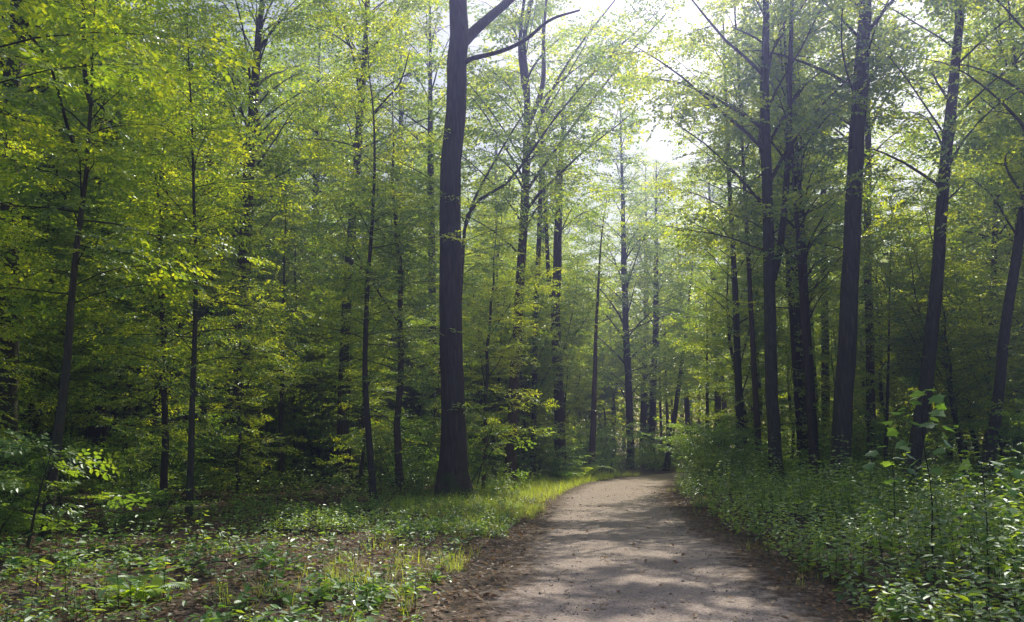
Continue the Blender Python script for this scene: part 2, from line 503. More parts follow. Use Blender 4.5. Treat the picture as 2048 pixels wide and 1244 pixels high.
def understorey_crown(buf, axis, h0, h1, rad, nbr, rng, lib, leafmat=0, twigmat=1, prof='mid', kind='diamond', step=0.38,
                      sscale=1.0, az_range=None, wood=True, width=0.6, leads=()):
    az = rng.uniform(0, 2 * PI)
    for b in range(nbr):
        t = (b + rng.uniform(0, 1)) / nbr
        z = h0 + (h1 - h0) * t
        az += 2.399 + rng.normal(0, 0.35)
        a = az if az_range is None else rng.uniform(*az_range)
        if prof == 'mid': w = (0.55 + 0.45 * math.sin(PI * min(1, t * 1.25 + 0.12))) * (1 - 0.62 * t ** 2.2)
        else: w = (1 - 0.75 * t)
        L = rad * w * rng.uniform(0.4, 1.35)
        if math.sin(z * 2.3 + az) > 0.8: continue
        e = R(rng.normal(24, 18) + 34 * t ** 2)
        p0 = axis_at(axis, z)
        pts = limb(p0, a, e, L, rng, 5, 0.9, R(12))
        if wood: tube(buf, pts, np.linspace(0.005 + 0.0042 * L, 0.002, len(pts)), 4, twigmat)
        branch_sprays(lib, pts, rng, 0.22, step, sscale)
    for q in leads:
        branch_sprays(lib, q, rng, 0.2, 0.16, sscale * 1.1)
        for _ in range(9):
            i = rng.integers(1, len(q) - 1)
            sp = limb(q[i], rng.uniform(0, 6.28), R(rng.uniform(0, 40)), rad * rng.uniform(0.3, 0.6), rng, 4, 0.8, R(10))
            tube(buf, sp, np.linspace(0.010, 0.003, len(sp)), 3, twigmat); branch_sprays(lib, sp, rng, 0.2, step, sscale)
    lib.flush(buf, rng, kind, leafmat, twigmat if wood else None, width)


def canopy_crown(buf, axis, h0, h1, rad, nlimb, rng, lib, leafmat=0, barkmat=1, dens=1.0, e0=34, e1=68, leafkind='diamond', step=0.38):
    az = rng.uniform(0, 2 * PI)
    for b in range(nlimb):
        t = (b + rng.uniform(0, 1)) / nlimb
        z = h0 + (h1 - h0) * 0.9 * t
        az += 2.399 + rng.normal(0, 0.4)
        L = rad * (0.6 + 0.5 * math.sin(PI * min(1, 0.15 + t))) * (1 - 0.45 * t ** 2) * rng.uniform(0.75, 1.25)
        e = R(rng.normal(e0 + 8, 12) + (e1 - e0) * t)
        pts = limb(axis_at(axis, z), az, e, L, rng, 6, 0.55)
        r0 = 0.012 + 0.009 * L * rng.uniform(0.5, 1.2)
        tube(buf, pts, np.linspace(r0, 0.012, len(pts)), 5, barkmat)
        nsub = max(3, int(L * 1.15 * dens))
        for q in range(nsub):
            f = rng.uniform(0.18, 0.98); i = min(int(f * 6), 5); ff = f * 6 - i
            p = pts[i] * (1 - ff) + pts[i + 1] * ff
            d = nrm(pts[i + 1] - pts[i])
            a2 = math.atan2(d[1], d[0]) + rng.choice([-1, 1]) * R(rng.uniform(25, 85))
            l2 = L * rng.uniform(0.28, 0.5) * (1.1 - 0.5 * f)
            sp = limb(p, a2, R(rng.uniform(-8, 42)), l2, rng, 3, 0.7, R(15))
            tube(buf, sp, np.linspace(0.016, 0.006, len(sp)), 3, barkmat)
            branch_sprays(lib, sp, rng, 0.12, step, 1.0, tilt=0.45)
        branch_sprays(lib, pts, rng, 0.6, 0.45, 1.0, tilt=0.45)
    lib.flush(buf, rng, leafkind, leafmat, None, 0.62)


# ------------------------------------------------------------------ object helpers
def link(name, me, parent=None, loc=None):
    o = bpy.data.objects.new(name, me); COL.objects.link(o)
    if parent is not None: o.parent = parent
    if loc is not None: o.location = loc
    return o


def tag(o, label=None, cat=None, group=None, kind=None):
    if label: o['label'] = label
    if cat: o['category'] = cat
    if group: o['group'] = group
    if kind: o['kind'] = kind
    return o


def thing(name, label, cat, loc, rotz=0.0, group=None):
    o = bpy.data.objects.new(name, None); COL.objects.link(o)
    o.empty_display_size = 0.2
    o.location = loc; o.rotation_euler = (0, 0, rotz)
    return tag(o, label, cat, group)


# ------------------------------------------------------------------ road and ground
RL = [(905, 1300), (952, 1244), (1022, 1100), (1062, 1040), (1100, 996), (1160, 968), (1248, 951)]
cl = [(0.9, -3.0), (1.05, 1.0), (1.12, 4.0), (1.25, 7.3), (1.72, 12.0), (2.25, 17.5), (3.0, 24.0), (4.3, 31.0), (6.6, 38.0), (10.2, 44.0),
      (15.5, 48.5), (23, 52), (33, 54.5), (46, 56), (70, 57)]
RC = spline(np.column_stack([cl, np.zeros(len(cl))]), 260)[:, :2]
HALF = 1.75


def road_dist(x, y):
    x = np.asarray(x, float).ravel(); y = np.asarray(y, float).ravel()
    out = np.empty(len(x)); sg = np.empty(len(x))
    tn = nrm(np.gradient(RC, axis=0))
    for a in range(0, len(x), 20000):
        dx = x[a:a + 20000, None] - RC[None, :, 0]; dy = y[a:a + 20000, None] - RC[None, :, 1]
        d2 = dx * dx + dy * dy; k = d2.argmin(1); ii = np.arange(len(k))
        out[a:a + 20000] = np.sqrt(d2[ii, k])
        sg[a:a + 20000] = np.sign(dx[ii, k] * tn[k, 1] - dy[ii, k] * tn[k, 0])   # + is right of the road
    return out, sg


def bump(x, y):
    return (0.5 * np.sin(0.9 * x + 0.4 * y) * np.sin(0.7 * y - 0.3 * x + 1) + 0.3 * np.sin(2.1 * x + 1.3 * y + 2) + 0.25 * np.sin(1.7 * y - 2.3 * x)
            + 0.15 * np.sin(5.1 * x + 2) * np.sin(4.3 * y))


def gz(x, y):
    x = np.asarray(x, float); y = np.asarray(y, float); sh = x.shape
    d, s = road_dist(x, y); d = d.reshape(sh); s = s.reshape(sh)
    k = np.clip((d - HALF - 0.1) / 2.5, 0, 1)
    far = np.clip((np.hypot(x, y) - 60) / 60, 0, 1)
    z = k * 0.10 * bump(x, y) + k * 0.08
    return z + np.where(d < HALF - 0.25, -0.07, 0.0) + far * 1.0


gx = np.concatenate([-np.geomspace(600, 26, 26), np.arange(-25, 25.01, 0.33), np.geomspace(26, 600, 26)])
gy = np.concatenate([[-80, -40, -20, -10], np.arange(-6, 40, 0.33), np.geomspace(40.5, 800, 60)])
GX, GY = np.meshgrid(gx, gy)
GZ = gz(GX, GY)
b = Buf()
nx, ny = len(gx), len(gy)
ii, jj = np.meshgrid(np.arange(ny - 1), np.arange(nx - 1), indexing='ij')
b.add(np.stack([GX, GY, GZ], -1).reshape(-1, 3),
      np.stack([ii * nx + jj, ii * nx + jj + 1, (ii + 1) * nx + jj + 1, (ii + 1) * nx + jj], -1).reshape(-1, 4), 0, smooth=True)
tag(link('ground', b.mesh('ground', [M['ground']])), kind='structure')

nl = 19
lat = np.linspace(-1, 1, nl)
tn = nrm(np.gradient(RC, axis=0)); side = np.column_stack([tn[:, 1], -tn[:, 0]])
wob = 0.10 * np.sin(np.arange(len(RC)) * 0.35) + 0.07 * np.sin(np.arange(len(RC)) * 0.83 + 1)
hw = (HALF + 0.22)
XY = RC[:, None] + side[:, None] * (lat[None, :, None] * (hw + wob[:, None, None]))
ZZ = 0.028 - 0.012 * lat[None] ** 2 - 0.10 * np.clip(np.abs(lat[None]) - 0.93, 0, 1) * 10 * 0.6 + 0 * XY[..., 0]
ZZ = ZZ + 0.006 * np.sin(XY[..., 0] * 3.1 + XY[..., 1] * 1.7) - 0.016 * np.exp(-((np.abs(lat[None]) - 0.45) / 0.16) ** 2)
b = Buf(); m = len(RC)
ii, jj = np.meshgrid(np.arange(m - 1), np.arange(nl - 1), indexing='ij')
b.add(np.concatenate([XY, ZZ[..., None]], -1).reshape(-1, 3),
      np.stack([ii * nl + jj, ii * nl + jj + 1, (ii + 1) * nl + jj + 1, (ii + 1) * nl + jj], -1).reshape(-1, 4), 0, smooth=True)
rme = b.mesh('road', [M['road']])
e_ = rme.attributes.new('edge', 'FLOAT', 'POINT'); e_.data.foreach_set('value', np.broadcast_to(np.abs(lat)[None], (m, nl)).astype(np.float32).ravel())
tag(link('road', rme), kind='structure')

# ------------------------------------------------------------------ spray libraries
lr = np.random.default_rng(11)
LIB_U = SprayLib(lr, 8, L=1.0, leaf=0.12, step=0.14, gap=0.08, jitter=0.45)
LIB_C = SprayLib(lr, 6, L=1.2, leaf=0.175, step=0.22, gap=0.115, jitter=0.75)
LIB_H = SprayLib(lr, 8, L=0.85, leaf=0.11, step=0.10, gap=0.062, jitter=0.4)
LIB_S = SprayLib(lr, 6, L=0.55, leaf=0.085, step=0.09, gap=0.055, jitter=0.5)


def trunk_axis(h, rng, lean=0.0, wob=0.12, n=14):
    z = np.linspace(-0.15, h, n); a = rng.uniform(0, 2 * PI)
    x = np.cumsum(rng.normal(0, wob, n)) * 0.25 + lean * z * math.cos(a)
    y = np.cumsum(rng.normal(0, wob, n)) * 0.25 + lean * z * math.sin(a)
    x -= x[0]; y -= y[0]
    return np.column_stack([x, y, z])


def trunk_radii(z, r, h, flare=0.5):
    t = np.clip(z / h, 0, 1)
    return r * ((1 - 0.80 * t ** 1.1) + flare * np.exp(-np.maximum(z, 0) / (2.2 * r + 0.1)))


# library trees (local coordinates, base at the origin)
TALL, UNDER, SHRUB = [], [], []
for k in range(5):
    r_ = np.random.default_rng(100 + k)
    h = r_.uniform(22, 27); ax = trunk_axis(h, r_, r_.uniform(0, 0.03), 0.14, 16)
    b = Buf(); tube(b, ax, trunk_radii(ax[:, 2], 0.5, h, 0.35), 10, 0, r_, 0.03)
    tm = b.mesh('tall_trunk', [M['red_bark'] if k == 3 else M['bark']])
    b = Buf(); canopy_crown(b, ax, h * r_.uniform(0.26, 0.36), h, r_.uniform(3.6, 4.6), 22, r_, LIB_C)
    TALL.append((tm, b.mesh('tall_crown', [M['canopy'], M['twig']]), h))
for k in range(7):
    r_ = np.random.default_rng(200 + k)
    h = r_.uniform(8.5, 14); ax = trunk_axis(h, r_, r_.uniform(0, 0.10), 0.42, 14)
    b = Buf(); tube(b, ax, trunk_radii(ax[:, 2], 0.055 + 0.004 * h, h, 0.2) * np.clip((h - ax[:, 2]) / (0.35 * h), 0.12, 1), 6, 0, r_, 0.03)
    lead = [limb(axis_at(ax, h * r_.uniform(0.3, 0.6)), r_.uniform(0, 6.28), R(r_.uniform(48, 70)), h * r_.uniform(0.3, 0.45), r_, 7, -0.15) for _ in range(3)]
    for q in lead: tube(b, q, np.linspace(0.035, 0.008, len(q)), 5, 0)
    tm = b.mesh('young_trunk', [M['bark']])
    b = Buf(); understorey_crown(b, ax, 0.7 + 0.8 * (k % 4), h * 1.01, r_.uniform(2.1, 3.0), 70 + 4 * k, r_, LIB_U, step=0.30, leads=lead)
    UNDER.append((tm, b.mesh('young_crown', [M['beech'], M['twig']]), h))
for k in range(4):
    r_ = np.random.default_rng(300 + k)
    h = r_.uniform(1.3, 2.3); b = Buf(); bs_ = Buf()
    for s in range(5):
        ax = limb((r_.normal(0, 0.12), r_.normal(0, 0.12), 0), r_.uniform(0, 6.28), R(r_.uniform(55, 85)), h, r_, 6, 0.25)
        tube(bs_, ax, np.linspace(0.014, 0.004, 7), 4, 0)
        for q in range(8):
            i = r_.integers(1, 6)
            pts = limb(ax[i], r_.uniform(0, 6.28), R(r_.uniform(0, 35)), h * r_.uniform(0.2, 0.42), r_, 3, 0.7)
            branch_sprays(LIB_S, pts, r_, 0.2, 0.28, 0.9)
    LIB_S.flush(b, r_, 'diamond', 0, None)
    SHRUB.append((bs_.mesh('shrub_stems', [M['twig']]), b.mesh('shrub_crown', [M['dark_leaf']]), h))


def hero_tree(name, px, D, wpx, label, cat='tree', bark='bark', extra_h=None, h=24.0, flare=0.4, sides=14, top_w=0.8, group=None, rough=0.04):
    """trunk through picture points (px: base first, going up) set at depth D; returns root, axis (world)"""
    P = np.array([at(u, v, D) for u, v in px])
    if P[0][2] > 0.05:     # carry the lowest piece on down to the ground
        d = nrm(P[0] - P[1]); P = np.vstack([P[0] + d * (P[0][2] / -d[2]), P])
    base = P[0].copy(); base[2] = float(gz(base[0:1], base[1:2])[0])
    P[0] = base
    if P[-1][2] < h:
        d = nrm(P[-1] - P[-2]); d = nrm(d * [0.5, 0.5, 1.0])
        P = np.vstack([P, P[-1] + d * (h - P[-1][2]) / d[2]])
    ax = spline(P, 26)
    ax[0, 2] -= 0.15
    r = wpx / FPX * D / 2
    rng = np.random.default_rng(abs(int(px[0][0] * 7 + D)))
    ax[1:-1, :2] += rng.normal(0, r * 0.06, (24, 2))
    # one axis for all: keep z increasing
    ax = ax[np.argsort(ax[:, 2])]
    root = thing(name, label, cat, base, 0, group)
    SprayLib.origin = base.copy()
    loc = ax - base
    hh = loc[-1, 2]
    b = Buf()
    z = loc[:, 2]
    dense = np.unique(np.concatenate([np.linspace(-0.15, 1.5, 9), np.linspace(1.5, hh, 30)]))
    A = np.column_stack([np.interp(dense, z, loc[:, 0]), np.interp(dense, z, loc[:, 1]), dense])
    zk = min(14, hh * 0.55)
    rad = r * (1 - (1 - top_w) * np.clip(dense / zk, 0, 1) - 0.88 * top_w * np.clip((dense - zk) / (hh - zk), 0, 1))
    fl = np.ones((len(dense), sides))
    lob = 1 + 0.35 * np.cos(np.arange(sides) * 2 * PI / sides * 5 + rng.uniform(0, 6)) + rng.normal(0, 0.15, sides)
    fl += flare * np.exp(-np.maximum(dense, 0) / (1.6 * r + 0.15))[:, None] * lob[None]
    tube(b, A, rad, sides, 0, rng, rough, fl)
    link('trunk', b.mesh('trunk', [M[bark]]), root)
    return root, A, r, rng


def limb_px(px, D, base, r0, r1, mat='bark', dD=0.0):
    P = np.array([at(u, v, D + dD * i / (len(px) - 1)) for i, (u, v) in enumerate(px)]) - base
    pts = spline(P, 4 * len(px))
    b = Buf(); tube(b, pts, np.linspace(r0, r1, len(pts)), 8, 0, np.random.default_rng(3), 0.03)
    return b.mesh('limb', [M[mat]]), pts


def add_canopy(root, A, rng, h0, h1, rad, n, dens=1.0, mats=('canopy', 'twig'), lib=None, step=0.38):
    b = Buf(); canopy_crown(b, A, h0, h1, rad, n, rng, lib or LIB_C, 0, 1, dens, step=step)
    return link('crown', b.mesh('crown', [M[m] for m in mats]), root)


def add_under(root, A, rng, h0, h1, rad, n, kind='diamond', lib=None, step=0.38, sscale=1.0, mats=('beech', 'twig'), az_range=None):
    b = Buf(); understorey_crown(b, A, h0, h1 + 0.3, rad, int(n * 1.8), rng, lib or LIB_U, 0, 1, 'mid', kind, 0.30, sscale, az_range)
    return link('crown', b.mesh('crown', [M[m] for m in mats]), root)


HEROES = []      # (u, D, half width px) columns kept free of nearer trees

# the big oak by the road
oak, A, r, rng = hero_tree('oak_tree', [(905, 1000), (906, 900), (905, 800), (901, 620), (899, 480), (902, 330), (912, 200), (918, 75), (914, 0)], 22.0, 47,
                           'massive dark furrowed oak trunk standing alone beside the road, mossy at its foot', bark='oak_bark', flare=0.8, sides=28, top_w=0.86, h=25)
ob = np.array(oak.location)
me, pts = limb_px([(918, 95), (945, 66), (985, 30), (1020, 0), (1070, -50), (1140, -130)], 22.0, ob, 0.19, 0.08, 'oak_bark', 2)
link('limb', me, oak)
me, pts2 = limb_px([(925, 128), (945, 117), (1000, 103), (1050, 80), (1100, 40), (1160, 20)], 22.0, ob, 0.085, 0.03, 'oak_bark', -1)
link('limb', me, oak)
add_canopy(oak, A, rng, 15.5, 25, 7.0, 22)
HEROES.append((905, 22, 75))

# arching young beech behind the oak
s_, A, r, rng = hero_tree('beech_tree', [(912, 960), (916, 700), (925, 520), (935, 430), (965, 395), (1010, 370), (1055, 315), (1100, 250), (1200, 130), (1320, 20)], 25.0, 11,
                          'thin beech arching out to the right from behind the oak trunk', h=17, flare=0.2, sides=8, top_w=0.6)
me, p_ = limb_px([(935, 440), (955, 385), (1020, 270), (1060, 210)], 25.0, np.array(s_.location), 0.05, 0.02)
link('limb', me, s_)
add_under(s_, A, rng, 6.5, 16.5, 2.4, 40)

TREES = [
    # name, px, D, w, label, bark, crown
    ('beech_tree', [(16, 960), (18, 600), (22, 280), (40, 0)], 18.0, 38, 'thick dark trunk at the extreme edge of the left forest, cut by the frame', 'oak_bark', ('tall', 9, 24, 4.8, 30)),
    ('beech_tree', [(30, 900), (36, 700), (50, 450), (62, 290), (75, 60)], 27.0, 21, 'mid-sized trunk leaning slightly, next to the thickest trunk at the frame edge', 'bark', ('tall', 9, 23, 4.2, 26)),
    ('young_beech', [(90, 1085), (104, 960), (122, 830), (137, 680), (150, 520), (168, 390), (180, 240), (184, 120), (190, 0)], 13.0, 21, 'slender crooked young beech with forked top in the left foreground', 'bark', None),
    ('beech_tree', [(203, 930), (201, 700), (200, 350), (205, 0)], 29.0, 23, 'straight dark trunk just beyond the slender forked young beech', 'bark', ('tall', 9, 24, 4.4, 26)),
    ('beech_tree', [(165, 900), (168, 640), (172, 300)], 38.0, 20, 'reddish brown trunk glimpsed between the forked young beech and the straight dark trunk', 'red_bark', ('tall', 10, 25, 4.5, 24)),
    ('young_beech', [(379, 990), (385, 800), (392, 600), (388, 420), (384, 250), (375, 60)], 17.0, 14, 'slim pole-like young beech in the middle of the left forest edge', 'bark', ('under', 2.6, 12, 2.3, 50)),
    ('beech_tree', [(463, 900), (470, 760), (488, 500), (505, 230), (525, 0)], 32.0, 31, 'stout dark trunk leaning a little, deep in the left forest', 'oak_bark', ('tall', 11, 25, 5.0, 28)),
    ('beech_tree', [(491, 900), (492, 760), (494, 600)], 37.0, 16, 'narrow trunk close beside the stout dark leaning trunk', 'bark', ('tall', 10, 22, 3.6, 22)),
    ('young_beech', [(563, 890), (564, 760), (566, 640), (570, 480)], 30.0, 13, 'thin upright pole with bright leaves around it, left of two bigger trunks', 'bark', ('under', 3.5, 11, 2.3, 44)),
    ('beech_tree', [(684, 930), (688, 720), (697, 550), (716, 300), (735, 20)], 30.0, 21, 'grey trunk leaning slightly right, immediately left of the sinuous young tree', 'bark', ('tall', 12, 24, 3.8, 20)),
    ('young_beech', [(747, 1002), (738, 880), (730, 740), (735, 570), (746, 420), (749, 260), (738, 140), (730, 0)], 22.0, 14, 'sinuous slender young tree with wavy stem, left of the oak', 'bark', ('under', 4.0, 14, 2.3, 44)),
    ('beech_tree', [(866, 900), (865, 700), (862, 350), (860, 0)], 36.0, 18, 'grey trunk half hidden in leaves directly left of the oak', 'bark', ('tall', 14, 25, 3.6, 18)),
    ('beech_tree', [(1020, 945), (1024, 860), (1033, 680), (1046, 470), (1055, 200), (1048, 80), (1072, -40)], 32.0, 21, 'tall trunk right of the oak with sunlit foot and fan of upright branches', 'red_bark', ('fan', 9, 24, 5.2, 26)),
    ('beech_tree', [(1067, 915), (1072, 620), (1080, 420), (1084, 150)], 37.0, 12, 'thin straight trunk beside the fan-branched tall tree', 'bark', ('tall', 12, 23, 3.2, 18)),
    ('beech_tree', [(1121, 920), (1118, 800), (1112, 640), (1117, 450), (1125, 250)], 38.0, 23, 'dark trunk forking low, at the left verge of the road bend', 'oak_bark', ('tall', 11, 20, 3.4, 18)),
    ('young_beech', [(1184, 922), (1188, 800), (1193, 640), (1204, 470), (1216, 380)], 39.0, 14, 'reddish slim trunk standing at the left verge before the bend', 'red_bark', ('under', 6.0, 13, 2.0, 28)),
    ('beech_tree', [(1262, 935), (1258, 800), (1250, 600), (1245, 400)], 52.0, 15, 'sunlit tree with glowing yellow-green crown behind the left verge of the bend', 'bark', ('tall', 4, 26, 4.8, 54)),
    ('beech_tree', [(1302, 930), (1306, 800), (1312, 620)], 60.0, 14, 'pale sunlit tree behind the road bend, beside the glowing yellow-green crown', 'bark', ('tall', 4, 25, 4.6, 50)),
    ('beech_tree', [(1440, 930), (1436, 800), (1428, 600)], 57.0, 14, 'sunlit leafy tree beyond the bend to the right of the leaning tree', 'bark', ('tall', 4, 25, 4.6, 50)),
    ('beech_tree', [(1285, 925), (1288, 800), (1292, 640)], 72.0, 14, 'most distant pale tree straight above the vanishing end of the road', 'bark', ('tall', 5, 29, 5.0, 60)),
    ('beech_tree', [(622, 900), (625, 650), (630, 380)], 47.0, 16, 'straight distant trunk with high crown between the thin upright pole and the grey leaning trunk', 'bark', ('tall', 9, 30, 5.6, 46)),
    ('beech_tree', [(806, 900), (803, 650), (800, 380)], 45.0, 15, 'straight slim trunk between the sinuous young tree and the half hidden grey trunk', 'bark', ('tall', 8, 28, 5.4, 44)),
    ('young_beech', [(1332, 940), (1345, 860), (1358, 770), (1374, 640), (1384, 540)], 48.0, 13, 'slim tree leaning right where the road disappears round the bend', 'bark', ('under', 4.5, 13.5, 3.0, 50)),
    ('young_beech', [(1412, 935), (1414, 840), (1415, 740)], 43.0, 10, 'thin straight pole to the right of the leaning tree at the bend', 'bark', ('under', 4.5, 10, 2.2, 40)),
    ('beech_tree', [(1556, 960), (1547, 850), (1540, 640), (1536, 420), (1530, 200), (1532, 0)], 26.0, 27, 'twin-stemmed trunk on the right bank, nearer the road than the big straight trunk', 'bark', ('tall', 7.5, 23, 5.6, 30)),
    ('beech_tree', [(1680, 935), (1687, 800), (1697, 620), (1713, 300), (1722, 140), (1730, 0)], 24.0, 37, 'big straight trunk rising from the undergrowth right of the twin-stemmed tree', 'oak_bark', ('tall', 11, 25, 6.0, 30)),
    ('beech_tree', [(1743, 930), (1740, 680), (1734, 480), (1736, 250)], 30.0, 18, 'narrower dark trunk just right of the big straight trunk', 'bark', ('tall', 8, 22, 3.8, 24)),
    ('beech_tree', [(1820, 950), (1848, 800), (1868, 620), (1890, 350), (1912, 120), (1920, 0)], 24.0, 27, 'right leaning trunk rising behind the broad-leaved maple sapling', 'bark', ('tall', 8, 22, 4.2, 28)),
    ('beech_tree', [(1972, 950), (1992, 840), (2010, 660), (2042, 450), (2075, 200)], 22.0, 21, 'strongly leaning trunk nearest the right frame edge', 'bark', ('tall', 7, 20, 3.8, 26)),
    ('beech_tree', [(1978, 900), (1985, 650), (1993, 350), (2000, 100)], 31.0, 13, 'thin upright trunk behind the strongly leaning right edge trunk', 'bark', ('tall', 9, 22, 3.4, 22)),
    ('young_beech', [(1772, 900), (1776, 750), (1780, 560), (1783, 450)], 27.0, 8, 'very thin stem between the dark trunk and the right leaning trunk', 'bark', ('under', 3.5, 10, 2.2, 42)),
    ('beech_tree', [(1652, 900), (1650, 640), (1647, 450), (1645, 200)], 40.0, 17, 'trunk half hidden in leaves between the twin-stemmed tree and the big straight trunk', 'bark', ('tall', 10, 23, 4.0, 24)),
    ('beech_tree', [(1500, 930), (1507, 850), (1512, 700)], 44.0, 14, 'reddish trunk far behind the twin-stemmed tree', 'red_bark', ('tall', 11, 21, 3.4, 20)),
]
TREES.append(('beech_tree', [(2330, 1010), (2335, 700), (2350, 300), (2360, 0)], 15.5, 40, 'tree added beyond the right frame edge to shade the road, boughs in upper corner', 'bark', ('tall', 9.5, 21, 5.6, 26)))  # trunk out of view, crown added to throw dappled shade on the road
TREES.append(('young_beech', [(-190, 1250), (-185, 900), (-170, 500), (-150, 200), (-140, 0)], 9.5, 24, 'leafy beech boughs hanging into the upper left corner from a trunk beyond the frame', 'bark', ('bough', 5.2, 10, 3.3, 34)))
SKIP_NEAR = {16, 905, 1556, 1680, 747, 1020, 90, 684}
young = None
for (nm, px, D, w, lab, bark, crown) in TREES:
    near = D < 26
    hh = 24 if nm == 'beech_tree' else 13.5
    if crown is not None: hh = crown[2] + (0.5 if D < 50 else -1.0)
    if px[0][0] == 90: hh = 10.5
    root, A, r, rng = hero_tree(nm, px, D, w, lab, bark=bark, h=hh, flare=0.35 if nm == 'beech_tree' else 0.2, sides=16 if near else 10,
                                top_w=0.78 if nm == 'beech_tree' else 0.45, rough=0.03)
    base = np.array(root.location)
    if px[0][0] == 90:
        # forked crown reaching over the left foreground
        me, p1 = limb_px([(182, 210), (170, 150), (165, 0), (150, -200)], D, base, 0.05, 0.02); link('limb', me, root)
        me, p2 = limb_px([(168, 330), (140, 270), (95, 120), (20, 30)], D, base, 0.035, 0.012, dD=-2.0); link('limb', me, root)
        b = Buf()
        understorey_crown(b, A, 3.8, 10.4, 2.7, 48, rng, LIB_H, 0, 1, 'mid', 'oval', 0.36, 1.0)
        for pp in (p1, p2):
            branch_sprays(LIB_H, pp, rng, 0.3, 0.3, 1.0)
        LIB_H.flush(b, rng, 'oval', 0, 1)
        link('crown', b.mesh('crown', [M['beech'], M['twig']]), root)
    elif crown[0] == 'tall':
        add_canopy(root, A, rng, crown[1], crown[2], crown[3], int(crown[4] * (1.4 if px[0][0] < 880 else 0.8)), **(dict(dens=0.62, step=0.2) if px[0][0] in (1556, 1680, 2330) else {}))
    elif crown[0] == 'bough':
        b = Buf(); understorey_crown(b, A, crown[1], crown[2], crown[3], crown[4], rng, LIB_H, 0, 1, 'mid', 'oval', 0.34, 1.05)
        link('crown', b.mesh('crown', [M['beech'], M['twig']]), root)
    elif crown[0] == 'fan':
        for pxs, r0 in (([(1055, 210), (1040, 100), (1048, 0), (1060, -120)], 0.12), ([(1052, 260), (1085, 170), (1088, 60), (1100, -80)], 0.13),
                        ([(1050, 330), (1100, 190), (1160, 90), (1230, 0)], 0.08), ([(1048, 390), (1110, 300), (1240, 130), (1330, 30)], 0.07)):
            me, p1 = limb_px(pxs, D, base, r0, 0.03, bark); link('limb', me, root)
        b = Buf(); canopy_crown(b, A, crown[1], crown[2], crown[3], crown[4], rng, LIB_C, 0, 1, 1.0, 48, 72)
        link('crown', b.mesh('crown', [M['canopy'], M['twig']]), root)
    else:
        add_under(root, A, rng, crown[1], crown[2], crown[3], crown[4], 'diamond')
    if px[0][0] == 1556:
        me, p1 = limb_px([(1545, 560), (1562, 480), (1575, 330), (1580, 150), (1584, 0), (1590, -200)], D, base, 0.13, 0.06); link('limb', me, root)
    if px[0][0] == 747:
        me, p1 = limb_px([(749, 225), (770, 200), (800, 165), (820, 100)], D, base, 0.04, 0.015); link('limb', me, root)
    if px[0][0] == 1121:
        me, p1 = limb_px([(1114, 640), (1098, 560), (1092, 440), (1085, 300)], D, base, 0.14, 0.05); link('limb', me, root)
    if px[0][0] in SKIP_NEAR or D < 33: HEROES.append((px[len(px) // 2][0], D, w / 2 + (14 if px[0][0] in SKIP_NEAR else 2)))

SprayLib.origin = None
# ------------------------------------------------------------------ the other trees of the forest
placed = [np.array(o.location[:2]) for o in COL.objects if o.name.startswith(('oak', 'beech', 'young'))]


def ok(x, y, gap, r_lo=2.6):
    d, s = road_dist([x], [y])
    if d[0] < r_lo: return False
    return all((x - p[0]) ** 2 + (y - p[1]) ** 2 > gap * gap for p in placed)


LIT = [((2.0, 26, .3), 1.5), ((3.2, 30, .3), 1.5), ((4.4, 34, .3), 1.2), ((4, 50, 9), 2.5), ((8, 52, 9), 3), ((11, 54, 7), 2.5), 
       ((-7, 13, 7), 2), ((-9, 28, 5), 2), ((-13, 22, 4), 2), ((-4, 26, 4), 1.5), ((-11, 36, 5), 2), ((-6, 9, 0.3), 1.0), ((-3, 8, 0.2), .8), ((10, 14, 1), 1.5), ((16, 30, 4), 2), ((-8, 22, 3), 1.2), ((-12.5, 28, 3.5), 1.2), ((-5, 27, 3), 1.2)]


def sun_clear(x, y, h0, h1, rad, spots=None):
    # sunlit clearings of the photograph stay open towards the sun
    sx, sy, sz = SDIR
    for (p, r) in (spots or LIT):
        for z in np.linspace(h0, h1, 6):
            t = (z - p[2]) / sz
            if t > 0 and math.hypot(p[0] + t * sx - x, p[1] + t * sy - y) < rad * 0.9 + r: return False
    return True


LIT_LOW = [((-8, 22, 3), 1.6), ((-12.5, 28, 3.5), 2), ((-5, 27, 3), 1.4), ((13, 30, 3), 2)]


def copy_tree(src, parent_loc, rotz, scale, rad_scale, name, label, cat, group):
    root = thing(name, label, cat, parent_loc, rotz, group)
    t = link('trunk', src[0], root); t.scale = (scale * rad_scale, scale * rad_scale, scale)
    c = link('crown', src[1], root); c.scale = (scale,) * 3
    return root


pr = np.random.default_rng(21)
n_t = 0
for k in range(4000):
    if n_t >= 95: break
    d = math.sqrt(pr.uniform(30 ** 2, 78 ** 2)); a = pr.uniform(R(-37), R(40))
    x, y = d * math.sin(a), d * math.cos(a)
    if R(4.5) < a < R(15.5) and d < 66: continue
    if not ok(x, y, 3.0, 9.0 if y > 36 and x > 3 else 4.0): continue
    s = pr.uniform(0.8, 1.1)
    if R(4) < a < R(16): s = pr.uniform(0.7, 0.85)
    u, _ = proj((x, y, 3))
    if any(abs(u - hu) < 26 for hu in (905, 1545, 1695, 735, 1868)): continue
    if not sun_clear(x, y, 7 * s, 24 * s, 4.0 * s): continue
    i = int(pr.integers(5)); rs = pr.uniform(0.25, 0.7)
    placed.append(np.array([x, y])); n_t += 1
    left = x < 4
    copy_tree(TALL[i], (x, y, float(gz([x], [y])[0])), pr.uniform(0, 6.28), s, rs, 'beech_tree',
              'dark trunk among the crowded tall trees deep in the forest ' + ('left of the road' if left else 'right of the road'), 'tree',
              'tall trees deep in the forest ' + ('left of the road' if left else 'right of the road'))
n_x = 0
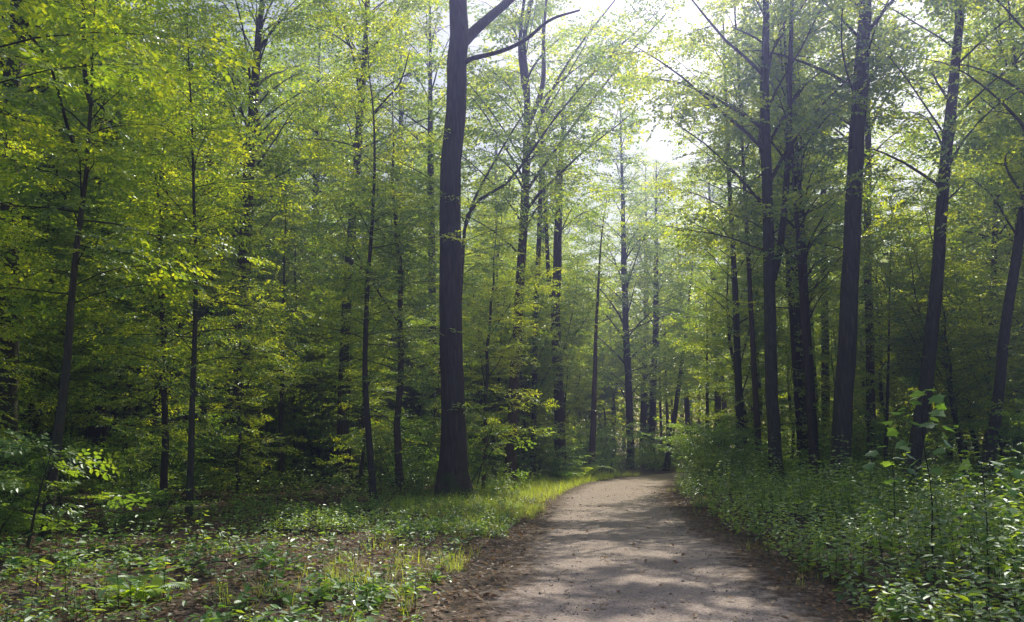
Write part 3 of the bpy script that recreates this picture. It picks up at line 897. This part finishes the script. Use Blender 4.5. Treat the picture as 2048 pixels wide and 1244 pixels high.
for k in range(3000):        # slim pole-stage trunks
    if n_x >= 34: break
    right = n_x % 2 == 0
    d = pr.uniform(27, 48); a = pr.uniform(R(15), R(35)) if right else pr.uniform(R(-35), R(-6))
    x, y = d * math.sin(a), d * math.cos(a)
    u, _ = proj((x, y, 3))
    if not ok(x, y, 1.8, 5.0) or any(abs(u - hu) < 30 for hu in (905, 1545, 1695, 735, 1868)): continue
    if not sun_clear(x, y, 9, 20, 2.2): continue
    i = int(pr.integers(5)); placed.append(np.array([x, y])); n_x += 1
    copy_tree(TALL[i], (x, y, float(gz([x], [y])[0])), pr.uniform(0, 6.28), pr.uniform(0.72, 0.9), pr.uniform(0.24, 0.42), 'beech_tree',
              'dark trunk among the crowded tall trees deep in the forest ' + ('right of the road' if right else 'left of the road'), 'tree',
              'tall trees deep in the forest ' + ('right of the road' if right else 'left of the road'))
n_u = 0
for k in range(9000):
    if n_u >= 175: break
    d = math.sqrt(pr.uniform(15 ** 2, 62 ** 2)); a = pr.uniform(R(-38), R(38))
    x, y = d * math.sin(a), d * math.cos(a)
    if y < 17 and x > -6: continue
    if x > 0 and y < 21: continue
    if R(3) < a < R(15) and d < 50: continue
    if R(2) < a < R(19) and d > 46 and (pr.random() < 0.4 or not sun_clear(x, y, 3, 11, 2)): continue
    u, _ = proj((x, y, 3))
    if any(d < D + 1 and abs(u - hu) < hw + (1.6 if D < 27 else 0.7) / d * FPX for hu, D, hw in HEROES): continue
    if not ok(x, y, 1.7, 4.2): continue
    if not sun_clear(x, y, 2, 11, 2.0, LIT_LOW): continue
    i = int(pr.integers(7)); s = pr.uniform(0.7, 1.15)
    if d < 24: s *= 0.85
    placed.append(np.array([x, y])); n_u += 1
    left = x < 4
    copy_tree(UNDER[i], (x, y, float(gz([x], [y])[0])), pr.uniform(0, 6.28), s, 1.0, 'young_beech',
              'young beech with flat leafy layers in the understorey ' + ('left of the road' if left else 'right of the road'), 'young tree',
              'young beeches of the understorey ' + ('left of the road' if left else 'right of the road'))
for (x, y, i, s) in ((-5.2, 27, 0, .62), (-8, 23.6, 4, .6), (-12.6, 29, 1, .7), (-3.2, 31, 5, .6), (-10, 33, 2, .7), (-6.3, 31, 6, .65), (-15, 25, 3, .7), (13, 30.5, 4, .6), (2.6, 40.5, 1, .55)):
    copy_tree(UNDER[i], (x, y, float(gz([x], [y])[0])), i * 1.3, s, 1.0, 'young_beech',
              'young beech with flat leafy layers in the understorey ' + ('left of the road' if x < 4 else 'right of the road'), 'young tree',
              'young beeches of the understorey ' + ('left of the road' if x < 4 else 'right of the road'))
n_s = 0
for k in range(9000):
    if n_s >= 210: break
    d = math.sqrt(pr.uniform(14 ** 2, 55 ** 2)); a = pr.uniform(R(-37), R(37))
    x, y = d * math.sin(a), d * math.cos(a)
    if y < 20 and -1 < x < 5: continue
    u, _ = proj((x, y, 1))
    if any(d < D and abs(u - hu) < hw + 0.8 / d * FPX for hu, D, hw in HEROES): continue
    if not ok(x, y, 1.0, 3.0): continue
    i = int(pr.integers(4)); s = pr.uniform(0.6, 1.6) if d > 18 else pr.uniform(0.5, 0.9)
    n_s += 1
    left = x < 4
    sh = thing('shrub', 'low leafy shrub on the shaded forest floor ' + ('left of the road' if left else 'right of the road'), 'shrub',
               (x, y, float(gz([x], [y])[0])), pr.uniform(0, 6.28), 'low shrubs of the forest floor ' + ('left of the road' if left else 'right of the road'))
    st = link('stem', SHRUB[i][0], sh); st.scale = (s,) * 3
    c = link('crown', SHRUB[i][1], sh); c.scale = (s,) * 3

for (x, y, i, s) in ((-8.3, 12.9, 0, .75), (-7.6, 11.9, 2, .6), (-9.6, 14.4, 1, .9), (-6.4, 14.2, 3, .6), (-9.0, 12.2, 3, .7)):
    sh = thing('shrub', 'low leafy shrub on the shaded forest floor left of the road', 'shrub', (x, y, float(gz([x], [y])[0])), x, 'low shrubs of the forest floor left of the road')
    st = link('stem', SHRUB[i][0], sh); st.scale = (s,) * 3
    c = link('crown', SHRUB[i][1], sh); c.scale = (s,) * 3

# the wood beyond: one mass
b = Buf(); fr = np.random.default_rng(31)
for k in range(260):
    d = fr.uniform(78, 125); a = fr.uniform(R(-42), R(42)); x, y = d * math.sin(a), d * math.cos(a)
    h = fr.uniform(15, 24) if not (R(4) < a < R(17)) else fr.uniform(14, 20)
    z0 = float(gz([x], [y])[0])
    tube(b, [(x, y, z0 - 0.3), (x + fr.normal(0, .3), y, z0 + h * 0.5), (x + fr.normal(0, .5), y, z0 + h * 0.95)], [fr.uniform(0.12, 0.3), 0.14, 0.03], 5, 1)
    n = int(620 * h / 18)
    hz = fr.beta(1.6, 1.3, n) * h
    wd = 3.4 * np.sqrt(np.clip(1 - ((hz / h - 0.5) / 0.56) ** 2, 0.05, 1)); th = fr.uniform(0, 2 * PI, n); rr = wd * np.sqrt(fr.random(n))
    P = np.column_stack([x + rr * np.cos(th), y + rr * np.sin(th), z0 + hz])
    D = np.column_stack([np.cos(th), np.sin(th), fr.normal(-0.1, 0.3, n)]); N = np.column_stack([fr.normal(0, .5, n), fr.normal(0, .5, n), np.ones(n)])
    leaves(b, P, D, N, fr.uniform(0.35, 0.8, n), fr, 'diamond', 0.7, 0)
tag(link('distant_forest', b.mesh('distant_forest', [M['canopy'], M['bark']])), 'far woodland closing the view behind the nearer trees', 'forest', kind='stuff')

# ------------------------------------------------------------------ undergrowth
def herb_patch(n, xs, ys, rng, keep, hrange, leaf, pairs, matname, name, label, cat, kind='oval', width=0.55, spread=1.0):
    x = rng.uniform(xs[0], xs[1], n); y = ys[0] + (ys[1] - ys[0]) * rng.random(n) ** 1.5
    d, s = road_dist(x, y)
    m = keep(x, y, d, s); x, y, d = x[m], y[m], d[m]
    h = rng.uniform(*hrange, len(x)) * np.clip(0.45 + (d - HALF) * 0.5, 0.35, 1.0)
    pn = np.sin(x * 1.3 + 0.7) * np.sin(y * 0.9 + 0.4) + 0.6 * np.sin(2.9 * x + 1.7 * y) + 0.4 * np.sin(4.3 * y - 3.1 * x)
    h *= np.clip(0.85 + 0.32 * pn, 0.35, 1.5)
    if name == 'verge_plants': h *= np.where(y < 25, 0.5, 1.0)
    z = gz(x, y)
    P, D, N, S = [], [], [], []
    b = Buf()
    lx = rng.normal(0, 0.14, (len(x), 2))
    for q in range(pairs):
        t = 0.2 + 0.8 * (q + rng.random(len(x)) * 0.6) / pairs
        for sgn in (0, PI):
            a = rng.uniform(0, 2 * PI, len(x)) if q % 2 else rng.uniform(0, PI, len(x)) + sgn
            p = np.column_stack([x + lx[:, 0] * t * h + 0.02 * np.cos(a), y + lx[:, 1] * t * h + 0.02 * np.sin(a), z + h * t])
            P.append(p); D.append(np.column_stack([np.cos(a), np.sin(a), rng.normal(0.05, 0.25, len(x))]))
            N.append(np.column_stack([rng.normal(0, .25, len(x)), rng.normal(0, .25, len(x)), np.ones(len(x))]))
            S.append(leaf * rng.uniform(0.6, 1.25, len(x)) * (1.15 - 0.5 * t) * spread)
    P, D, N, S = map(np.concatenate, (P, D, N, S))
    r = np.clip(np.tile(rng.random(len(x)), pairs * 2) * 0.6 + rng.random(len(P)) * 0.4, 0, 1)
    leaves(b, P, D, N, S, rng, kind, width, 0, r)
    # stems as thin three-sided needles
    w = 0.004
    a = np.column_stack([x, y, z - 0.02]); t = np.column_stack([x + lx[:, 0] * h, y + lx[:, 1] * h, z + h])
    V = np.stack([a + [w, 0, 0], a + [-w * .5, w * .8, 0], a + [-w * .5, -w * .8, 0], t], 1).reshape(-1, 3)
    k = (np.arange(len(x)) * 4)[:, None, None]
    b.add(V, (k + np.array([[0, 1, 3], [1, 2, 3], [2, 0, 3]])[None]).reshape(-1, 3), 1)
    return tag(link(name, b.mesh(name, [M[matname], M['twig']])), label, cat, kind='stuff')


ur = np.random.default_rng(41)
wedge = lambda x, y, pad=1.5: np.abs(x) < 0.68 * y + pad
herb_patch(9000, (1, 24), (4, 40), ur, lambda x, y, d, s: (s > 0) & (d > HALF + 0.25) & (d < HALF + 14) & wedge(x, y), (0.6, 1.25), 0.10, 10, 'herb',
           'undergrowth', 'dense waist-high green undergrowth along the right side of the road', 'undergrowth')
herb_patch(5200, (-9, 6), (14, 46), ur, lambda x, y, d, s: (s < 0) & (d > HALF + np.where((y > 23) & (y < 40), 2.6, 0.3)) & (d < HALF + 5) & wedge(x, y), (0.35, 0.75), 0.075, 7, 'herb',
           'verge_plants', 'leafy green herbs along the left verge near the oak', 'undergrowth')


herb_patch(2300, (2, 24), (6, 34), ur, lambda x, y, d, s: (s > 0) & (d > HALF + 1.3) & (d < HALF + 14) & wedge(x, y), (0.9, 1.65), 0.14, 9, 'dark_leaf',
           'tall_undergrowth', 'taller dark leafy stems rising out of the right-hand undergrowth', 'undergrowth', width=0.6)


def fkeep(x, y, d, s):
    n = np.sin(x * 0.9 + 1) * np.sin(y * 0.8) + 0.6 * np.sin(2.3 * x - 1.1 * y)
    return (s < 0) & (d > HALF + 0.35) & wedge(x, y) & (n + ur.normal(0, 0.5, len(x)) > -0.05 + np.where((y > 10.5) & (y < 16), 0.5, 0) + np.where(d < HALF + 1.3, 0.6, 0))


herb_patch(8500, (-17, 2), (4.5, 24), ur, fkeep, (0.08, 0.26), 0.06, 4, 'herb', 'ground_plants', 'low small-leaved plants scattered over the leaf litter left of the road', 'ground cover', spread=1.1, width=0.65)
herb_patch(2600, (-17, 1.5), (4.5, 20), ur, lambda x, y, d, s: (s < 0) & (d > HALF + 0.6) & wedge(x, y) & (np.sin(x * 0.7 + 2) * np.sin(y * 0.9 + 1) + ur.normal(0, .3, len(x)) > 0.05 + np.where((y > 10.5) & (y < 16), 0.35, 0)),
           (0.18, 0.42), 0.115, 4, 'maple', 'broadleaf_plants', 'broad-leaved seedlings and brambles spread over the left forest floor', 'ground cover', spread=1.15, width=0.7)
herb_patch(900, (-14, 1.5), (4.5, 18), ur, lambda x, y, d, s: (s < 0) & (d > HALF + 0.5) & wedge(x, y), (0.3, 0.7), 0.10, 5, 'dark_leaf', 'tall_weeds', 'taller leafy weeds standing among the low plants on the left', 'ground cover', width=0.5)
herb_patch(11000, (-40, 40), (22, 70), ur, lambda x, y, d, s: (d > HALF + 1.0) & wedge(x, y), (0.4, 1.2), 0.14, 6, 'dark_leaf', 'forest_undergrowth',
           'dim low undergrowth between the trunks further back', 'undergrowth', kind='diamond')

# leaf litter
n = 95000
x = ur.uniform(-18, 16, n); y = 4 + 26 * ur.random(n) ** 1.7
d, s = road_dist(x, y); m = ((d > HALF - 0.1 + ur.normal(0, 0.22, n)) | (ur.random(n) < 0.045)) & wedge(x, y) & ((s < 0) | (d < HALF + 1.2))
x, y, d = x[m], y[m], d[m]; n = len(x); th = ur.uniform(0, 2 * PI, n)
b = Buf()
leaves(b, np.column_stack([x, y, np.maximum(gz(x, y), np.where(d < HALF + .2, 0.022, -1)) + ur.uniform(0.006, 0.03, n)]), np.column_stack([np.cos(th), np.sin(th), ur.normal(0, .25, n)]),
       np.column_stack([ur.normal(0, .4, n), ur.normal(0, .4, n), np.ones(n)]), ur.uniform(0.035, 0.095, n), ur, 'oval', 0.6, 0, fold=0.35, curl=-0.1)
tag(link('leaf_litter', b.mesh('leaf_litter', [M['dry']])), 'brown dry leaves covering the forest floor and road edges', 'leaf litter', kind='stuff')

# loose stones on the road
n = 9000
x = ur.uniform(-3, 9, n); y = 4.5 + 19 * ur.random(n) ** 1.6
d, s = road_dist(x, y); m = d < HALF + 0.1; x, y, d = x[m], y[m], d[m]; n = len(x)
sz = ur.uniform(0.004, 0.011, n) * np.where(ur.random(n) < 0.06, 2.0, 1.0)
b = Buf(); OC = np.array([(1, 0, 0), (0, 1, 0), (-1, 0, 0), (0, -1, 0), (0, 0, .7), (0, 0, -.7)], float)
V = np.column_stack([x, y, np.full(n, 0.026) - 0.012 * (d / HALF) ** 2])[:, None] + OC[None] * sz[:, None, None] * ur.uniform(.6, 1.4, (n, 6, 1))
F = np.array([(0, 1, 4), (1, 2, 4), (2, 3, 4), (3, 0, 4), (1, 0, 5), (2, 1, 5), (3, 2, 5), (0, 3, 5)])
b.add(V.reshape(-1, 3), ((np.arange(n) * 6)[:, None, None] + F[None]).reshape(-1, 3), 0, np.repeat(ur.random(n), 6))
tag(link('gravel', b.mesh('gravel', [M['stone']])), 'loose pale and dark gravel stones lying on the road', 'gravel', kind='stuff')


def fallen(u, v, D, L, az, label, r0=0.018):
    g = at(u, v, D); x, y = g[0], g[1]; z = float(gz([x], [y])[0])
    root = thing('fallen_branch', label, 'branch', (x, y, z))
    q = np.random.default_rng(int(u)); t = np.linspace(-.5, .5, 9)
    ax = np.column_stack([np.cos(az) * L * t + q.normal(0, .02, 9), np.sin(az) * L * t + q.normal(0, .02, 9), 0.05 + 0.08 * np.abs(t) + q.normal(0, .01, 9)])
    b = Buf(); tube(b, ax, np.linspace(r0, r0 * .35, 9), 6, 0, q, .05); link('stem', b.mesh('stem', [M['bark']]), root)
    for k in (3, 5, 6):
        b = Buf(); e = limb(ax[k], az + q.choice([-1, 1]) * R(45), R(25), L * .25, q, 4, .5); tube(b, e, np.linspace(r0 * .5, .003, 5), 5, 0); link('twig', b.mesh('twig', [M['twig']]), root)


fallen(400, 1130, 10.0, 1.6, 0.5, 'thin fallen branch lying among the plants of the left foreground')
fallen(250, 1060, 13.5, 2.2, -0.3, 'longer fallen branch on dry leaves near the forked young beech', 0.025)
fallen(640, 1060, 14.0, 1.8, 0.2, 'fallen branch on the forest floor between the oak and the left foreground')

# grass
def grass(n, xs, ys, keep, hr, name, label, rng, w=0.015, per=14):
    x = rng.uniform(*xs, n); y = ys[0] + (ys[1] - ys[0]) * rng.random(n) ** 1.2
    d, s = road_dist(x, y); m = keep(x, y, d, s); x, y = x[m], y[m]; n = len(x)
    sz = np.repeat(rng.uniform(0.5, 1.0, n) * np.where(y < 15, 0.75, 1.0), per); z = np.repeat(gz(x, y), per)
    x = np.repeat(x, per) + rng.normal(0, 0.05, n * per); y = np.repeat(y, per) + rng.normal(0, 0.05, n * per); n *= per
    th = rng.uniform(0, 2 * PI, n); k = np.abs(rng.normal(0.35, 0.3, n))
    P = np.column_stack([x, y, z - 0.01])
    D = np.column_stack([np.cos(th) * k, np.sin(th) * k, np.ones(n)]); N = np.column_stack([-np.cos(th), -np.sin(th), k])
    b = Buf(); leaves(b, P, D, N, rng.uniform(*hr, n) * sz, rng, 'blade', w, 0, curl=0.4)
    return tag(link(name, b.mesh(name, [M['grass']])), label, 'grass', kind='stuff')


def gkeep_l(x, y, d, s):
    n = np.sin(x * 1.7 + 0.3) * np.sin(y * 1.1) + 0.5 * np.sin(3.3 * x - 1.9 * y)
    dens = np.where(y > 17, 0.9, 0.55)
    lim = np.where(y > 18, 3.4, 2.2)
    return (s < 0) & (d > HALF + np.where(y > 17, -0.05, 0.45)) & (d < HALF + lim) & (n + ur.normal(0, .4, len(x)) > np.where(y > 17, -0.6, -0.25) - np.where(y > 23, 3, 0)) & (ur.random(len(x)) < dens)


grass(15000, (-6, 8), (4.5, 42), gkeep_l, (0.16, 0.50), 'grass', 'bright green grass along the left verge of the road', ur)
grass(3000, (1, 14), (4.5, 46), lambda x, y, d, s: (s > 0) & (d > HALF + 0.05) & (d < HALF + 1.0) & (np.sin(y * 2.1) + ur.normal(0, .5, len(x)) > 0.1), (0.12, 0.40), 'verge_grass',
      'short grass at the right road edge in front of the undergrowth', ur)

# ------------------------------------------------------------------ single plants
def maple_sapling(u, v_top, D, h, label, rng, nl=9, size=0.2):
    p = at(u, v_top, D); base = np.array([p[0], p[1], float(gz([p[0]], [p[1]])[0])]); h = p[2] - base[2]
    root = thing('maple_sapling', label, 'sapling', base)
    ax = np.column_stack([np.cumsum(rng.normal(0.01, 0.022, 8)), np.cumsum(rng.normal(0, 0.02, 8)), np.linspace(-0.03, h, 8)])
    b = Buf(); tube(b, ax, np.linspace(0.011, 0.004, 8), 6, 0); link('stem', b.mesh('stem', [M['twig']]), root)
    b = Buf()
    P, D_, N, S = [], [], [], []
    for q in range(nl):
        z = h * (0.45 + 0.55 * (q / (nl - 1)) ** 0.6); a0 = q * PI / 2 + rng.normal(0, .35)
        for a in (a0, a0 + PI):
            o = axis_at(ax, z); l = rng.uniform(0.12, 0.30) * (1.3 - 0.7 * q / nl)
            e = o + l * np.array([math.cos(a), math.sin(a), 0.45])
            tube(b, [o, (o + e) / 2 + [0, 0, .01], e], [0.003, 0.0022, 0.002], 3, 1)
            P.append(e); D_.append([math.cos(a), math.sin(a), rng.normal(-0.35, 0.25)]); N.append([rng.normal(0, .4), rng.normal(0, .4), 1]); S.append(size * rng.uniform(.6, 1.25))
    leaves(b, np.array(P), np.array(D_), np.array(N), np.array(S), rng, 'maple', mat=0, curl=0.12)
    link('crown', b.mesh('crown', [M['maple'], M['twig']]), root)
    return root


sr = np.random.default_rng(51)
maple_sapling(1835, 790, 9.0, 2, 'broad-leaved maple sapling standing above the undergrowth on the right', sr, 14, 0.155)
maple_sapling(1945, 930, 8.2, 1.3, 'shorter maple sapling at the right edge beside the taller maple sapling', sr, 7, 0.17)
maple_sapling(1770, 900, 12.0, 1.3, 'maple sapling in the undergrowth left of the tall broad-leaved maple sapling', sr, 6, 0.18)


def fern(u, v, D, label, rng, n=7, L=0.6, group=None):
    g = at(u, v, D); base = np.array([g[0], g[1], float(gz([g[0]], [g[1]])[0])])
    root = thing('fern', label, 'fern', base, 0, group)
    for f in range(n):
        a = f * 2 * PI / n + rng.normal(0, .25); l = L * rng.uniform(0.75, 1.15)
        t = np.linspace(0, 1, 26)
        ax = np.column_stack([np.cos(a) * l * t * 0.85, np.sin(a) * l * t * 0.85, l * (0.95 * t - 0.72 * t ** 2.2)])
        b = Buf(); tube(b, ax, np.linspace(0.004, 0.001, 26), 3, 1)
        tg = nrm(np.gradient(ax, axis=0)); sd = np.array([-math.sin(a), math.cos(a), 0.0])
        P, D_, N, S = [], [], [], []
        for i in range(3, 26):
            ln = l * 0.30 * math.sin(PI * min(1, 0.12 + 0.88 * (1 - t[i])) * 0.62) * (1 if t[i] < 0.9 else 0.7)
            for sg in (-1, 1):
                P.append(ax[i]); D_.append(sd * sg + tg[i] * 0.35); N.append(np.cross(tg[i], sd) * 1.0); S.append(ln)
        leaves(b, np.array(P), np.array(D_), np.array(N), np.array(S), rng, 'oval', 0.16, 0, np.full(len(P), rng.uniform(.4, .9)), curl=0.12)
        link('frond', b.mesh('frond', [M['herb'], M['twig']]), root)
    return root


fern(285, 1215, 8.3, 'small fern with feathery fronds in the left foreground', sr, 7, 0.62)
fern(1165, 945, 37.0, 'tall fern at the left verge before the bend', sr, 8, 1.7)
fern(1128, 950, 34.0, 'tall fern nearest the sunlit grass of the verge', sr, 8, 1.4)


def seedling(u, v, D, label, rng, h=0.4, nl=8, leaf=0.13, lean=0.0):
    g = at(u, v, D); base = np.array([g[0], g[1], float(gz([g[0]], [g[1]])[0])])
    root = thing('seedling', label, 'seedling', base)
    az = rng.uniform(-0.6, 0.6)
    ax = np.column_stack([lean * np.linspace(0, 1, 7) ** 1.5 * math.cos(az), lean * np.linspace(0, 1, 7) ** 1.5 * math.sin(az) * 0.5, np.linspace(-0.02, h, 7)])
    b = Buf(); tube(b, ax, np.linspace(0.006, 0.002, 7), 5, 0); link('stem', b.mesh('stem', [M['twig']]), root)
    P, D_, N, S = [], [], [], []
    for q in range(nl):
        t = 0.35 + 0.65 * q / (nl - 1); z = h * t; a = q * 2.4 + rng.normal(0, .2)
        P.append(axis_at(ax, z)); D_.append([math.cos(a), math.sin(a), rng.normal(.05, .15)]); N.append([rng.normal(0, .2), rng.normal(0, .2), 1]); S.append(leaf * rng.uniform(.7, 1.15))
    b = Buf(); leaves(b, np.array(P), np.array(D_), np.array(N), np.array(S), rng, 'oval', 0.58, 0, rng.uniform(.6, 1, nl)); link('crown', b.mesh('crown', [M['herb']]), root)


seedling(325, 1215, 8.4, 'bright broad-leaved seedling beside the small foreground fern', sr, 0.42, 8, 0.15)
seedling(185, 1240, 8.0, 'low sprawling seedling with a row of large lit leaves, left of the fern', sr, 0.22, 10, 0.15, 0.5)
seedling(70, 1200, 8.6, 'pale five-leaved seedling near the lower left corner', sr, 0.45, 6, 0.15)
seedling(830, 1225, 8.0, 'pale leafy seedling in the grass closest to the road edge', sr, 0.40, 12, 0.12)
seedling(745, 1225, 8.1, 'leafy seedling in the grass left of the pale roadside seedling', sr, 0.3, 9, 0.11)
seedling(405, 1100, 11.5, 'upright seedling with white-lit top leaves on the shaded floor', sr, 0.6, 7, 0.14)
seedling(195, 1090, 12.2, 'thin dark seedling stem beside the sunlit patch of dry leaves', sr, 0.8, 6, 0.10)

# low spreading young beech at the left, pale lit leaves
root, A, r, rng = hero_tree('young_beech', [(60, 1075), (75, 1000), (95, 930), (110, 880)], 11.5, 7, 'low spreading young beech with pale lit leaves in front of the forked young beech', h=1.5, flare=0.1, sides=6, top_w=0.5)
b = Buf(); understorey_crown(b, A, 0.35, 1.4, 1.35, 12, rng, LIB_H, 0, 1, 'mid', 'oval', 0.36, 0.9); link('crown', b.mesh('crown', [M['dark_leaf'], M['twig']]), root)

# ------------------------------------------------------------------ haze box added to imitate a lens veil
b = Buf()
X0, X1, Y0, Y1, Z0, Z1 = -110, 130, -15, 150, -1.5, 32
V = [(x, y, z) for z in (Z0, Z1) for y in (Y0, Y1) for x in (X0, X1)]
b.add(V, [(0, 2, 3, 1), (4, 5, 7, 6), (0, 1, 5, 4), (1, 3, 7, 5), (3, 2, 6, 7), (2, 0, 4, 6)], 0)
tag(link('haze', b.mesh('haze', [M['haze']])), 'thin bluish haze added between the trees to imitate the lens veil', 'haze', kind='stuff')

print('LEAF', [len(t[1].polygons) for t in TALL+UNDER+SHRUB])
